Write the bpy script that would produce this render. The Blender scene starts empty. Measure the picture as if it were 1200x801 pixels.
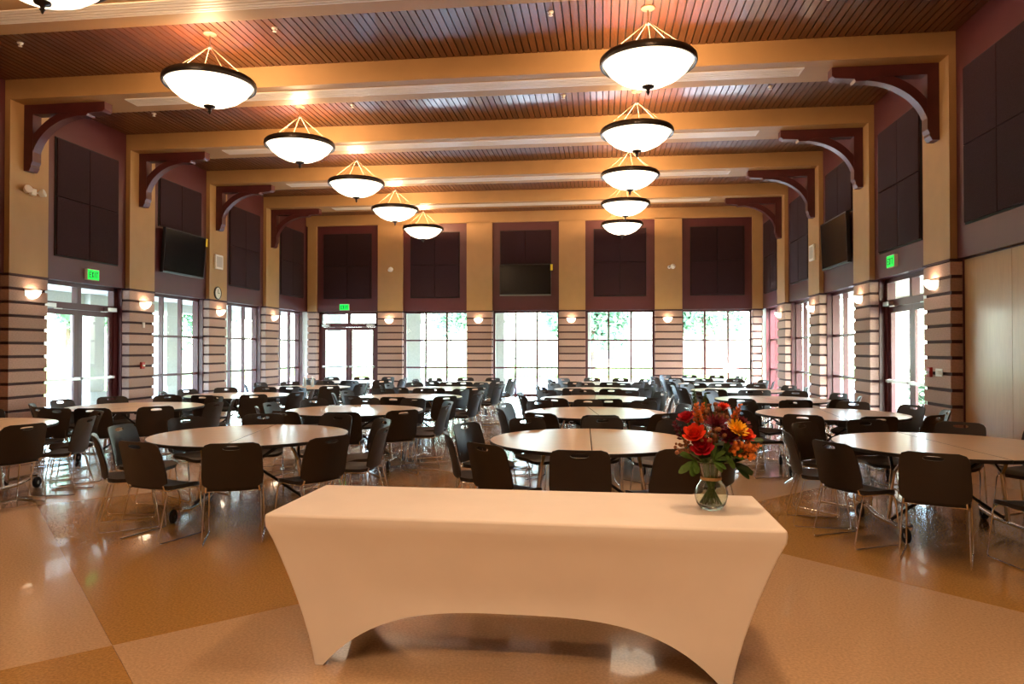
import bpy, math, random
from math import sin, cos, pi, radians as R

random.seed(7)
S = bpy.context.scene
COL = S.collection

# ------------------------------------------------------------------ camera
cam = bpy.data.objects.new('camera', bpy.data.cameras.new('camera'))
COL.objects.link(cam)
cam.location = (0, 0, 1.55)
cam.rotation_euler = (R(90.649), 0, R(7.13))
cam.data.sensor_width = 36.0
cam.data.lens = 842.4 / 1200 * 36.0
cam.data.clip_end = 400
S.camera = cam

# ------------------------------------------------------------------ sky, sun, exposure
W = bpy.data.worlds.new('sky'); S.world = W
W.use_nodes = True
wn = W.node_tree.nodes; wl = W.node_tree.links
sky = wn.new('ShaderNodeTexSky')
sky.sky_type = 'NISHITA'
sky.sun_disc = False
sky.sun_elevation = R(44)
sky.sun_rotation = R(130)
sky.air_density = 1.0; sky.dust_density = 2.0; sky.ozone_density = 1.0
wl.new(sky.outputs['Color'], wn['Background'].inputs['Color'])
wn['Background'].inputs['Strength'].default_value = 6.0
sun = bpy.data.objects.new('sun', bpy.data.lights.new('sun', 'SUN'))
COL.objects.link(sun)
sun.data.energy = 22.0
sun.data.angle = R(0.6)
sun.data.color = (1.0, 0.97, 0.93)
sun.rotation_euler = (R(46), 0, R(50))
LAMP_COL = (1.0, 0.615, 0.325)
LAMP_W = 165.0      # bulb shining up out of the open bowl
DOWN_W = 300.0     # the same lamp shining down through its glass
BOWL_E = 2.6
S.view_settings.view_transform = 'Standard'
S.view_settings.look = 'None'
S.view_settings.gamma = 1.0
S.view_settings.use_curve_mapping = False
S.view_settings.exposure = 0.12
S.cycles.max_bounces = 10
S.cycles.diffuse_bounces = 5
S.cycles.glossy_bounces = 5
S.cycles.transparent_max_bounces = 24
S.cycles.sample_clamp_indirect = 6.0

# ------------------------------------------------------------------ room measures (metres)
XL, XR = -10.18, 5.07          # inner faces of the side pillars
F1, BAY, PW = 11.25, 3.2, 0.88 # first visible frame, bay, pillar width
YB = F1 + 4 * BAY              # inner face of the end wall's pillars
YR = -6.4                      # wall behind the camera
ZS, ZB, ZC = 2.89, 5.90, 6.26  # top of masonry, beam underside, ceiling
def frame_y(k): return F1 + (k - 1) * BAY


# ------------------------------------------------------------------ materials
def mat(name, col, rough=0.5, metal=0.0, coat=0.0, var=0.0, scale=8.0, stretch=(1, 1, 1), bump=0.0,
        objvar=0.0, spec=0.5, col2=None, coat_rough=0.1, tint=None):
    m = bpy.data.materials.new(name); m.use_nodes = True
    n = m.node_tree.nodes; l = m.node_tree.links
    b = n['Principled BSDF']
    b.inputs['Base Color'].default_value = (*col, 1)
    b.inputs['Roughness'].default_value = rough
    b.inputs['Metallic'].default_value = metal
    b.inputs['Coat Weight'].default_value = coat
    b.inputs['Coat Roughness'].default_value = coat_rough
    if tint: b.inputs['Coat Tint'].default_value = (*tint, 1)
    b.inputs['Specular IOR Level'].default_value = spec
    out = None
    if var > 0 or bump > 0 or col2:
        tc = n.new('ShaderNodeTexCoord'); mp = n.new('ShaderNodeMapping')
        mp.inputs['Scale'].default_value = stretch
        l.new(tc.outputs['Object'], mp.inputs['Vector'])
        nz = n.new('ShaderNodeTexNoise')
        nz.inputs['Scale'].default_value = scale; nz.inputs['Detail'].default_value = 5
        l.new(mp.outputs['Vector'], nz.inputs['Vector'])
        rp = n.new('ShaderNodeValToRGB')
        c2 = col2 if col2 else tuple(min(1, c * (1 + var)) for c in col)
        c1 = col if col2 else tuple(c * (1 - var) for c in col)
        rp.color_ramp.elements[0].position = 0.33; rp.color_ramp.elements[1].position = 0.67
        rp.color_ramp.elements[0].color = (*c1, 1); rp.color_ramp.elements[1].color = (*c2, 1)
        l.new(nz.outputs['Fac'], rp.inputs['Fac'])
        out = rp.outputs['Color']
        if bump > 0:
            bp = n.new('ShaderNodeBump'); bp.inputs['Strength'].default_value = bump
            bp.inputs['Distance'].default_value = 0.01
            l.new(nz.outputs['Fac'], bp.inputs['Height']); l.new(bp.outputs['Normal'], b.inputs['Normal'])
    if objvar > 0:
        oi = n.new('ShaderNodeObjectInfo')
        hv = n.new('ShaderNodeHueSaturation')
        mr = n.new('ShaderNodeMapRange')
        mr.inputs['To Min'].default_value = 1 - objvar; mr.inputs['To Max'].default_value = 1 + objvar
        l.new(oi.outputs['Random'], mr.inputs['Value']); l.new(mr.outputs['Result'], hv.inputs['Value'])
        if out is None: hv.inputs['Color'].default_value = (*col, 1)
        else: l.new(out, hv.inputs['Color'])
        out = hv.outputs['Color']
    if out is not None: l.new(out, b.inputs['Base Color'])
    return m

def emit(name, col, strength, base=(0.8, 0.8, 0.8)):
    m = mat(name, base, 0.35)
    b = m.node_tree.nodes['Principled BSDF']
    b.inputs['Emission Color'].default_value = (*col, 1)
    b.inputs['Emission Strength'].default_value = strength
    return m

def pane_glass(name, tint=(0.96, 1.0, 0.99)):
    m = bpy.data.materials.new(name); m.use_nodes = True
    n = m.node_tree.nodes; l = m.node_tree.links
    n.remove(n['Principled BSDF'])
    tr = n.new('ShaderNodeBsdfTransparent'); tr.inputs['Color'].default_value = (*tint, 1)
    gl = n.new('ShaderNodeBsdfGlossy'); gl.inputs['Roughness'].default_value = 0.02
    fr = n.new('ShaderNodeFresnel'); fr.inputs['IOR'].default_value = 1.35
    mx = n.new('ShaderNodeMixShader')
    # only the outer face of each sheet reflects: the inner one would mirror everything at a slant
    ge = n.new('ShaderNodeNewGeometry'); k1 = n.new('ShaderNodeMath'); k1.operation = 'SUBTRACT'; k1.inputs[0].default_value = 1.0
    k2 = n.new('ShaderNodeMath'); k2.operation = 'MULTIPLY'
    l.new(ge.outputs['Backfacing'], k1.inputs[1]); l.new(fr.outputs['Fac'], k2.inputs[0]); l.new(k1.outputs['Value'], k2.inputs[1])
    l.new(k2.outputs['Value'], mx.inputs['Fac']); l.new(tr.outputs['BSDF'], mx.inputs[1]); l.new(gl.outputs['BSDF'], mx.inputs[2])
    l.new(mx.outputs['Shader'], n['Material Output'].inputs['Surface'])
    return m

M = {}
M['yellow'] = mat('ochre_paint', (0.40, 0.235, 0.095), 0.55, var=0.04, scale=3)
M['maroon'] = mat('maroon_paint', (0.085, 0.018, 0.022), 0.42, var=0.06, scale=3)
M['maroon_metal'] = mat('maroon_frame_paint', (0.085, 0.018, 0.024), 0.35)
M['timber_paint'] = mat('maroon_timber_paint', (0.07, 0.013, 0.014), 0.42, var=0.12, scale=6)
M['acoustic'] = mat('acoustic_fabric', (0.032, 0.014, 0.017), 0.95, var=0.25, scale=120, bump=0.4, objvar=0.12, spec=0.2)
M['black'] = mat('black_recess', (0.012, 0.010, 0.010), 0.8)
M['board'] = mat('varnished_board', (0.105, 0.028, 0.005), 0.42, var=0.28, scale=7, stretch=(14, 1, 14), objvar=0.22, coat=0.32, coat_rough=0.13)
M['stone'] = mat('split_face_masonry', (0.42, 0.28, 0.235), 0.75, var=0.12, scale=26, stretch=(1, 1, 3), bump=0.25, objvar=0.2)
M['joint'] = mat('dark_joint', (0.055, 0.022, 0.024), 0.8)
M['plastic'] = mat('charcoal_plastic', (0.019, 0.0145, 0.013), 0.42, var=0.1, scale=300, bump=0.05)
M['chrome'] = mat('chrome', (0.82, 0.82, 0.84), 0.16, 1.0)
M['steel'] = mat('brushed_steel', (0.62, 0.61, 0.60), 0.3, 1.0)
M['rubber'] = mat('black_rubber', (0.014, 0.014, 0.015), 0.6)
M['top'] = mat('maple_laminate', (0.64, 0.49, 0.35), 0.3, var=0.06, scale=5, stretch=(1, 9, 1), coat=0.15)
M['edge'] = mat('dark_table_edge', (0.02, 0.016, 0.015), 0.45)
M['cloth'] = mat('white_spandex', (0.86, 0.80, 0.76), 0.75, var=0.02, scale=4, spec=0.25)
M['bronze'] = mat('dark_bronze', (0.028, 0.022, 0.02), 0.35, 0.6)
M['bowl'] = emit('lit_alabaster_glass', (1.0, 0.80, 0.56), BOWL_E)
M['sconce_glass'] = emit('lit_sconce_glass', (1.0, 0.80, 0.56), 7.0)
M['white'] = mat('white_plastic', (0.78, 0.76, 0.72), 0.4)
M['offwhite'] = mat('offwhite_metal', (0.74, 0.68, 0.60), 0.35)
M['rod'] = mat('antique_brass', (0.30, 0.22, 0.14), 0.45, 0.5)
M['slot'] = mat('diffuser_slot', (0.62, 0.54, 0.46), 0.5)
M['screen'] = mat('dark_screen', (0.004, 0.004, 0.005), 0.2, spec=0.18)
M['gloss_black'] = mat('black_bezel', (0.012, 0.012, 0.013), 0.3)
M['silver'] = mat('dark_silver_strip', (0.16, 0.19, 0.20), 0.3, 0.8)
M['yellow_label'] = mat('yellow_label', (0.85, 0.66, 0.04), 0.5)
M['green'] = emit('lit_green', (0.0, 1.0, 0.07), 0.85, (0.0, 0.35, 0.08))
M['green_dark'] = mat('exit_letter', (0.0, 0.07, 0.02), 0.5)
M['red'] = mat('red_plastic', (0.42, 0.02, 0.018), 0.4)
M['wood_panel'] = mat('pale_wood_veneer', (0.48, 0.30, 0.15), 0.32, var=0.05, scale=5, stretch=(5, 5, 0.7), objvar=0.05, coat=0.2)
M['glass'] = pane_glass('window_glass')
M['tan'] = mat('tan_polished_concrete', (0.53, 0.36, 0.22), 0.2, var=0.16, scale=70, coat=0.5, coat_rough=0.035)
M['brown'] = mat('brown_polished_concrete', (0.42, 0.235, 0.07), 0.2, var=0.2, scale=70, coat=0.5, coat_rough=0.035)
M['slab'] = mat('slab_joint', (0.24, 0.15, 0.09), 0.4)
M['stucco'] = mat('pale_stucco', (0.62, 0.60, 0.50), 0.8, var=0.05, scale=20)
M['concrete'] = mat('outdoor_concrete', (0.62, 0.60, 0.56), 0.85, var=0.08, scale=2)
M['grass'] = mat('lawn', (0.20, 0.34, 0.09), 0.9, var=0.3, scale=3)
M['leaf'] = mat('tree_leaf', (0.13, 0.25, 0.15), 0.6, var=0.35, scale=0.8)
M['bark'] = mat('bark', (0.12, 0.08, 0.05), 0.9, var=0.3, scale=12)
M['far_wall'] = mat('far_house_wall', (0.72, 0.70, 0.66), 0.8)
M['far_glass'] = mat('far_window', (0.08, 0.10, 0.12), 0.15)
M['far_roof'] = mat('far_roof', (0.30, 0.24, 0.22), 0.8)


# ------------------------------------------------------------------ mesh building
class MB:
    def __init__(s): s.v = []; s.f = []; s.m = []
    def add(s, vs, fs, mi=0):
        o = len(s.v); s.v += [tuple(p) for p in vs]
        for f in fs: s.f.append(tuple(i + o for i in f)); s.m.append(mi)
        return s
    def box(s, x0, x1, y0, y1, z0, z1, mi=0):
        v = [(x, y, z) for z in (z0, z1) for y in (y0, y1) for x in (x0, x1)]
        return s.add(v, [(0, 2, 3, 1), (4, 5, 7, 6), (0, 1, 5, 4), (2, 6, 7, 3), (0, 4, 6, 2), (1, 3, 7, 5)], mi)
    def bevel_box(s, x0, x1, y0, y1, z0, z1, b, mi=0):
        # box whose four edges around the y axis ends are chamfered
        def ring(d, y): return [(x0 + d, y, z0 + d), (x1 - d, y, z0 + d), (x1 - d, y, z1 - d), (x0 + d, y, z1 - d)]
        v = ring(b, y0) + ring(0, y0 + b) + ring(0, y1 - b) + ring(b, y1)
        f = [(0, 1, 2, 3), (15, 14, 13, 12)]
        for k in range(3):
            for i in range(4):
                a, c = k * 4 + i, k * 4 + (i + 1) % 4
                f.append((a, a + 4, c + 4, c))
        return s.add(v, f, mi)
    def tube(s, path, r, n=8, mi=0, closed=False):
        P = [tuple(map(float, p)) for p in path]; N = len(P); rs = r if isinstance(r, (list, tuple)) else [r] * N
        v = []; up = None
        for i, p in enumerate(P):
            if closed: a, b = P[i - 1], P[(i + 1) % N]
            else: a, b = P[max(0, i - 1)], P[min(N - 1, i + 1)]
            t = [b[k] - a[k] for k in range(3)]; L = math.sqrt(sum(c * c for c in t)) or 1; t = [c / L for c in t]
            if up is None: up = (0, 0, 1) if abs(t[2]) < 0.9 else (1, 0, 0)
            d = sum(up[k] * t[k] for k in range(3)); u = [up[k] - d * t[k] for k in range(3)]
            L = math.sqrt(sum(c * c for c in u))
            if L < 1e-4:
                up = (1, 0, 0) if abs(t[0]) < 0.9 else (0, 1, 0)
                d = sum(up[k] * t[k] for k in range(3)); u = [up[k] - d * t[k] for k in range(3)]; L = math.sqrt(sum(c * c for c in u))
            u = [c / L for c in u]; up = u
            w = [t[1] * u[2] - t[2] * u[1], t[2] * u[0] - t[0] * u[2], t[0] * u[1] - t[1] * u[0]]
            for j in range(n):
                c, q = cos(2 * pi * j / n), sin(2 * pi * j / n)
                v.append(tuple(p[k] + rs[i] * (c * u[k] + q * w[k]) for k in range(3)))
        f = []
        for i in range(N if closed else N - 1):
            i2 = (i + 1) % N
            for j in range(n):
                j2 = (j + 1) % n
                f.append((i * n + j, i * n + j2, i2 * n + j2, i2 * n + j))
        if not closed:
            f.append(tuple(range(n - 1, -1, -1))); f.append(tuple((N - 1) * n + j for j in range(n)))
        return s.add(v, f, mi)
    def lathe(s, prof, n=24, c=(0, 0, 0), mi=0, a0=0.0, a1=2 * pi, close_prof=False):
        full = abs(a1 - a0 - 2 * pi) < 1e-6; k = n if full else n + 1
        v = [(c[0] + r * cos(a0 + (a1 - a0) * j / n), c[1] + r * sin(a0 + (a1 - a0) * j / n), c[2] + z) for r, z in prof for j in range(k)]
        f = []
        m = len(prof)
        for i in range(m if close_prof else m - 1):
            i2 = (i + 1) % m
            for j in range(n):
                j2 = (j + 1) % k
                f.append((i * k + j, i * k + j2, i2 * k + j2, i2 * k + j))
        return s.add(v, f, mi)
    def prism(s, poly, axis, a, b, mi=0):
        # poly of 2-D points swept along an axis ('x': points are (y, z), 'y': (x, z), 'z': (x, y))
        def p3(p, t): return {'x': (t, p[0], p[1]), 'y': (p[0], t, p[1]), 'z': (p[0], p[1], t)}[axis]
        n = len(poly); v = [p3(p, a) for p in poly] + [p3(p, b) for p in poly]
        f = [tuple(range(n)), tuple(range(2 * n - 1, n - 1, -1))]
        for i in range(n): f.append((i, i + n, (i + 1) % n + n, (i + 1) % n))
        return s.add(v, f, mi)
    def strip(s, lower, upper, axis, a, b, mi=0):
        # bar between two matching curves, swept along an axis
        def p3(p, t): return {'x': (t, p[0], p[1]), 'y': (p[0], t, p[1])}[axis]
        n = len(lower)
        v = [p3(p, a) for p in lower] + [p3(p, a) for p in upper] + [p3(p, b) for p in lower] + [p3(p, b) for p in upper]
        f = []
        for i in range(n - 1):
            f += [(i, i + 1, n + i + 1, n + i), (2 * n + i, 3 * n + i, 3 * n + i + 1, 2 * n + i + 1),
                  (i, 2 * n + i, 2 * n + i + 1, i + 1), (n + i, n + i + 1, 3 * n + i + 1, 3 * n + i)]
        f += [(0, n, 3 * n, 2 * n), (n - 1, 3 * n - 1, 4 * n - 1, 2 * n - 1)]
        return s.add(v, f, mi)
    def ball(s, c, r, n=10, m=6, mi=0, sq=(1, 1, 1)):
        v = []; f = []
        for i in range(m + 1):
            t = pi * i / m
            for j in range(n):
                p = 2 * pi * j / n
                v.append((c[0] + r * sq[0] * sin(t) * cos(p), c[1] + r * sq[1] * sin(t) * sin(p), c[2] + r * sq[2] * cos(t)))
        for i in range(m):
            for j in range(n):
                f.append((i * n + j, (i + 1) * n + j, (i + 1) * n + (j + 1) % n, i * n + (j + 1) % n))
        return s.add(v, f, mi)
    def mesh(s, name, mats, smooth=None):
        me = bpy.data.meshes.new(name)
        me.from_pydata(s.v, [], s.f)
        for m in (mats if isinstance(mats, (list, tuple)) else [mats]): me.materials.append(m)
        if any(s.m): me.polygons.foreach_set('material_index', s.m)
        me.validate()
        import bmesh
        b = bmesh.new(); b.from_mesh(me); bmesh.ops.remove_doubles(b, verts=b.verts, dist=1e-6)
        bmesh.ops.recalc_face_normals(b, faces=b.faces); b.to_mesh(me); b.free()
        if smooth is not None:
            me.polygons.foreach_set('use_smooth', [True] * len(me.polygons))
            me.set_sharp_from_angle(angle=R(smooth))
        me.update()
        return me
    def build(s, name, mats, parent=None, smooth=None, loc=(0, 0, 0)):
        return obj(name, s.mesh(name, mats, smooth), parent, loc)

def obj(name, me, parent=None, loc=(0, 0, 0), rot=(0, 0, 0)):
    o = bpy.data.objects.new(name, me); COL.objects.link(o)
    o.location = loc; o.rotation_euler = rot
    if parent: o.parent = parent
    return o

def tag(o, label, cat, group=None, kind=None):
    o['label'] = label; o['category'] = cat
    if group: o['group'] = group
    if kind: o['kind'] = kind
    return o

def thing(name, label, cat, loc=(0, 0, 0), rz=0.0, group=None):
    o = obj(name, None, None, loc, (0, 0, rz)); o.empty_display_size = 0.1
    return tag(o, label, cat, group)

def struct(o): o['kind'] = 'structure'; return o

def copy_tree(o, parent=None):
    kids = CH.get(o.name)
    c = o.copy(); COL.objects.link(c)
    if parent: c.parent = parent
    for ch in list(o.children): copy_tree(ch, c)
    return c
CH = {}


# ================================================================== THE SETTING
# ---- floor: polished concrete sections in a diagonal two-tone pattern
def clip(poly, x0, x1, y0, y1):
    for ax, lim, sg in ((0, x0, 1), (0, x1, -1), (1, y0, 1), (1, y1, -1)):
        out = []
        for i in range(len(poly)):
            a, b = poly[i - 1], poly[i]
            ia, ib = sg * (a[ax] - lim) >= 0, sg * (b[ax] - lim) >= 0
            if ia != ib:
                t = (lim - a[ax]) / (b[ax] - a[ax]); out.append((a[0] + t * (b[0] - a[0]), a[1] + t * (b[1] - a[1])))
            if ib: out.append(b)
        poly = out
        if len(poly) < 3: return []
    return poly
RX0, RX1, RY0, RY1 = XL - 0.45, XR + 0.45, YR, YB + 0.5
floor = struct(MB().box(RX0, RX1, RY0, RY1, -0.3, -0.004).build('floor', M['slab']))
S0, D0, CELL = 0.95, 6.06, 6.13
for i in range(-6, 7):
    for j in range(-6, 7):
        s0, s1 = S0 + i * CELL + .0015, S0 + (i + 1) * CELL - .0015     # x + y
        d0, d1 = D0 + j * CELL + .0015, D0 + (j + 1) * CELL - .0015     # y - x
        poly = [((s - d) / 2, (s + d) / 2) for s, d in ((s0, d0), (s1, d0), (s1, d1), (s0, d1))]
        poly = clip(poly, RX0, RX1, RY0, RY1)
        if poly:
            MB().prism(poly, 'z', -0.02, 0.0).build('floor_section', M['brown'] if (i + j) % 2 == 0 else M['tan'], floor)

# ---- ceilings: one boarded bay between each pair of beams
NB = 138; BP = (XR - XL + 0.2) / NB
board_mesh = {}
for k in range(-5, 5):
    y0 = frame_y(k) + PW if k > -5 else YR
    y1 = frame_y(k + 1) if k < 4 else YB
    if k == 4: y1 = YB
    c = MB().box(XL - 0.1, XR + 0.1, y0, y1, ZC, ZC + 0.15).build('ceiling', M['black'] if k >= -1 else M['board'])
    struct(c)
    if k < -1: continue
    yy0, yy1 = y0 + 0.004, y1 - 0.004
    if k in (0, 1):
        L = yy1 - yy0
        bm_ = MB().bevel_box(-BP / 2 + 0.009, BP / 2 - 0.009, 0, L, -0.024, -0.001, 0.003).mesh('board', M['board'])
        for i in range(NB):
            obj('board', bm_, c, (XL - 0.1 + (i + .5) * BP, yy0, ZC))
    else:
        b = MB()
        for i in range(NB):
            x = XL - 0.1 + (i + .5) * BP
            b.box(x - BP / 2 + 0.009, x + BP / 2 - 0.009, yy0, yy1, ZC - 0.024, ZC - 0.001)
        o = b.build('board_rows', M['board'], c); o['kind'] = 'stuff'

# ---- beams across the room
for k in range(-4, 5):
    y = frame_y(k)
    struct(MB().box(XL - 0.1, XR + 0.1, y, y + PW, ZB, ZC + 0.2).build('ceiling_beam', M['yellow']))
struct(MB().box(XL - 0.1, XR + 0.1, YB + 0.0, YB + 0.5, 5.88, ZC + 0.2).build('ceiling_beam', M['yellow']))

# ---- walls
wl_ = MB()
wl_.box(XL - 0.5, XL - 0.1, YR, YB + 0.5, ZS, ZC + 0.2)
wl_.box(XL - 0.5, XL - 0.22, YR, frame_y(1), 0, ZS)
wall_left = struct(wl_.build('wall_left', M['maroon']))
wr_ = MB()
wr_.box(XR + 0.1, XR + 0.5, YR, YB + 0.5, ZS, ZC + 0.2)
wr_.box(XR + 0.22, XR + 0.5, YR, frame_y(1), 0, ZS)
wall_right = struct(wr_.build('wall_right', M['maroon']))
wall_back = struct(MB().box(XL - 0.1, XR + 0.1, YB + 0.1, YB + 0.5, ZS, 5.88).build('wall_back', M['maroon']))
struct(MB().box(XL - 0.5, XR + 0.5, YR - 0.3, YR, 0, ZC + 0.2).build('wall_rear', mat('rear_wall_paint', (0.60, 0.45, 0.30), 0.6)))
# maroon jamb blocks behind the pillars close the wall between openings
jb = MB()
for k in range(1, 5):
    jb.box(XL - 0.46, XL - 0.17, frame_y(k) - .02, frame_y(k) + PW + .02, 0, ZS)
jb.box(XL - 0.46, XL - 0.17, YB - .12, YB + 0.5, 0, ZS)
jb.build('jamb', M['maroon_metal'], wall_left)
jb = MB()
for k in range(1, 5):
    jb.box(XR + 0.17, XR + 0.46, frame_y(k) - .02, frame_y(k) + PW + .02, 0, ZS)
jb.box(XR + 0.17, XR + 0.46, YB - .12, YB + 0.5, 0, ZS)
jb.build('jamb', M['maroon_metal'], wall_right)
BX = [-7.245, -4.125, -0.985, 2.175]      # pillar centres on the end wall
jb = MB()
for x in BX: jb.box(x - PW / 2 - .02, x + PW / 2 + .02, YB + 0.17, YB + 0.46, 0, ZS)
jb.build('jamb', M['maroon_metal'], wall_back)

# pale veneered panels on the near side bays
for side, x, w in ((-1, XL - 0.22, wall_left), (1, XR + 0.22, wall_right)):
    for i in range(9):
        y1 = frame_y(1) - 0.002 - i * 1.24
        x0, x1 = (x - 0.02, x + 0.03) if side < 0 else (x - 0.03, x + 0.02)
        MB().box(x0, x1, max(YR, y1 - 1.232), y1, 0.02, ZS - 0.02).build('wood_panel', M['wood_panel'], w)

# ---- dark acoustic panels: four to a bay (only two above a television)
ap_cache = {}
def acoustic(wall, c, rz, hw, rows, zt=5.58, zb=3.36):
    zm = (zt + zb) / 2
    hold = MB().box(-hw - .02, hw + .02, -0.016, 0.02, (zm if rows == 1 else zb) - .02, zt + .02).mesh('panel_backing', M['black'])
    obj('panel_backing', hold, wall, (c[0], c[1], 0), (0, 0, rz))
    for r in range(rows):
        z1 = zt if r == 0 else zm; z0 = z1 - (zt - zb) / 2
        for x0, x1 in ((-hw, 0), (0, hw)):
            key = (round(hw, 3), r, x0 < 0)
            if key not in ap_cache:
                ap_cache[key] = MB().bevel_box(x0 + .006, x1 - .006, -0.045, -0.01, z0 + .006, z1 - .006, 0.006).mesh('acoustic_panel', M['acoustic'])
            obj('acoustic_panel', ap_cache[key], wall, (c[0], c[1], 0), (0, 0, rz))
def bay_mid(k): return frame_y(k) + PW / 2 + BAY / 2
LROT, RROT = R(90), R(-90)
for k in range(-1, 5):
    acoustic(wall_left, (XL - 0.1, bay_mid(k)), LROT, 0.875, 1 if k == 2 else 2)
    acoustic(wall_right, (XR + 0.1, bay_mid(k)), RROT, 0.875, 1 if k == 2 else 2)
BC = [-8.80, -5.685, -2.555, 0.595, 3.745]  # bay centres on the end wall
for i, x in enumerate(BC):
    acoustic(wall_back, (x, YB + 0.1), 0, 0.845, 1 if i == 2 else 2)

# ---- pillars: banded masonry below, ochre shaft above
NC = 12; CP = 2.87 / NC
stone_mesh = {}
def pillar(c, rz, hw=PW / 2, depth=0.2, shaft=True, side=None):
    p = struct(MB().box(-hw + .03, hw - .03, 0.03, depth, 0, ZS - .03).build('pillar', M['joint'], None, None, (c[0], c[1], 0)))
    p.rotation_euler = (0, 0, rz)
    key = (round(hw, 3), depth)
    if key not in stone_mesh:
        stone_mesh[key] = MB().bevel_box(-hw, hw, 0.0, depth - .01, 0, CP - 0.050, 0.005).mesh('stone_block', M['stone'])
    for i in range(NC):
        obj('stone_block', stone_mesh[key], p, (0, 0, 0.0 + i * CP + 0.025))
    MB().box(-hw - .012, hw + .012, -0.014, depth, ZS - .03, ZS).build('cap_trim', M['joint'], p)
    if shaft:
        MB().box(-hw, hw, 0.0, depth, ZS, 5.90).build('shaft', M['yellow'], p)
    return p
for k in range(1, 5):
    pillar((XL, frame_y(k) + PW / 2), LROT)
    pillar((XR, frame_y(k) + PW / 2), RROT)
for k in range(-1, 1):   # two more frames between the camera and the first pillar in view
    for x, rz in ((XL, LROT), (XR, RROT)):
        p = struct(MB().box(-PW / 2, PW / 2, 0, 0.2, 0, 5.9).build('pillar', M['yellow'], None, None, (x, frame_y(k) + PW / 2, 0)))
        p.rotation_euler = (0, 0, rz)
for x in BX: pillar((x, YB), 0)
pillar((-10.06, YB), 0, 0.16, 0.3)
pillar((5.01, YB), 0, 0.16, 0.3)

# ---- windows and doors, built in a local frame (x along the wall, -y into the room) and turned into place
def mull(mb, x0, x1, z0, z1, d=0.055): mb.box(x0, x1, -d, d, z0, z1)
NWIN = [0]; NDOOR = [0]
def window(c, rz, x0, x1):
    NWIN[0] += 1
    mb = MB(); t = 0.055
    zs_ = [0.0, 0.95, 1.885, 2.84]; w = x1 - x0
    xs = [x0, x0 + w / 3, x0 + 2 * w / 3, x1]
    mull(mb, x0 - .01, x0 + t, 0, ZS); mull(mb, x1 - t, x1 + .01, 0, ZS)
    for x in xs[1:3]: mull(mb, x - t / 2, x + t / 2, 0.06, ZS - .06, 0.05)
    mull(mb, x0, x1, 0, 0.06); mull(mb, x0, x1, ZS - .07, ZS)
    for z in zs_[1:3]: mull(mb, x0, x1, z - t / 2, z + t / 2, 0.048)
    o = struct(mb.build('window_%d' % NWIN[0], M['maroon_metal'], None, None, (c[0], c[1], 0)))
    o.rotation_euler = (0, 0, rz)
    for i in range(3):
        for j in range(3):
            MB().box(xs[i] + .02, xs[i + 1] - .02, -.005, .005, max(zs_[j], .03) + .02, zs_[j + 1] - .01).build('glass_pane', M['glass'], o)
    return o
def door(c, rz, x0, x1):
    NDOOR[0] += 1
    t = 0.075; mb = MB(); xm = (x0 + x1) / 2
    mull(mb, x0 - .01, x0 + t + .06, 0, ZS, .07); mull(mb, x1 - t - .06, x1 + .01, 0, ZS, .07)
    mull(mb, x0, x1, ZS - .08, ZS, .07); mull(mb, x0, x1, 2.36, 2.49, .07); mull(mb, xm - .05, xm + .05, 2.49, ZS, .065)
    o = struct(mb.build('door_%d' % NDOOR[0], M['maroon_metal'], None, None, (c[0], c[1], 0)))
    o.rotation_euler = (0, 0, rz)
    for a, b in ((x0 + t + .06, xm - .05), (xm + .05, x1 - t - .06)):
        MB().box(a - .01, b + .01, -.005, .005, 2.48, ZS - .07).build('transom_pane', M['glass'], o)
    for a, b, hinge in ((x0 + t + .06, xm - .003, -1), (xm + .003, x1 - t - .06, 1)):
        s = 0.115; lf = MB()
        lf.box(a, a + s, -.045, .0, 0.01, 2.355); lf.box(b - s, b, -.045, .0, 0.01, 2.355)
        lf.box(a + s, b - s, -.045, .0, 2.25, 2.355); lf.box(a + s, b - s, -.045, .0, 0.01, 0.22)
        leaf = lf.build('door_leaf', M['maroon_metal'], o)
        MB().box(a + s - .01, b - s + .01, -.026, -.016, .21, 2.26).build('glass_pane', M['glass'], leaf)
        pb = MB().box(a + .03, b - .03, -.13, -.095, .95, 1.0)
        pb.box(a + .03, a + .1, -.1, -.045, .945, 1.005); pb.box(b - .1, b - .03, -.1, -.045, .945, 1.005)
        pb.build('push_bar', M['steel'], leaf)
        xa = a + .02 if hinge < 0 else b - .3
        cl = MB().box(xa, xa + .28, -.16, -.07, 2.37, 2.45)
        cl.box(xa + (.26 if hinge < 0 else -.18), xa + (.46 if hinge < 0 else .02), -.14, -.12, 2.345, 2.362)
        cl.build('door_closer', M['steel'], o)
    return o
WD = 0.34   # how far window planes sit behind the pillar faces
hw = (BAY - PW) / 2
door((XL - WD, bay_mid(1)), LROT, -hw, hw)
for k in (2, 3): window((XL - WD, bay_mid(k)), LROT, -hw, hw)
window((XL - WD, (frame_y(4) + PW + YB) / 2), LROT, -hw, hw - .1)
door((BC[0] - .01, YB + WD), 0, -1.11, 1.10)
for i in range(1, 5):
    window((BC[i], YB + WD), 0, -(1.12), 1.12)
for k in (4, 3, 2): window((XR + WD, bay_mid(k)), RROT, -hw + (.1 if k == 4 else 0), hw)
door((XR + WD, bay_mid(1)), RROT, -hw, hw)

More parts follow.
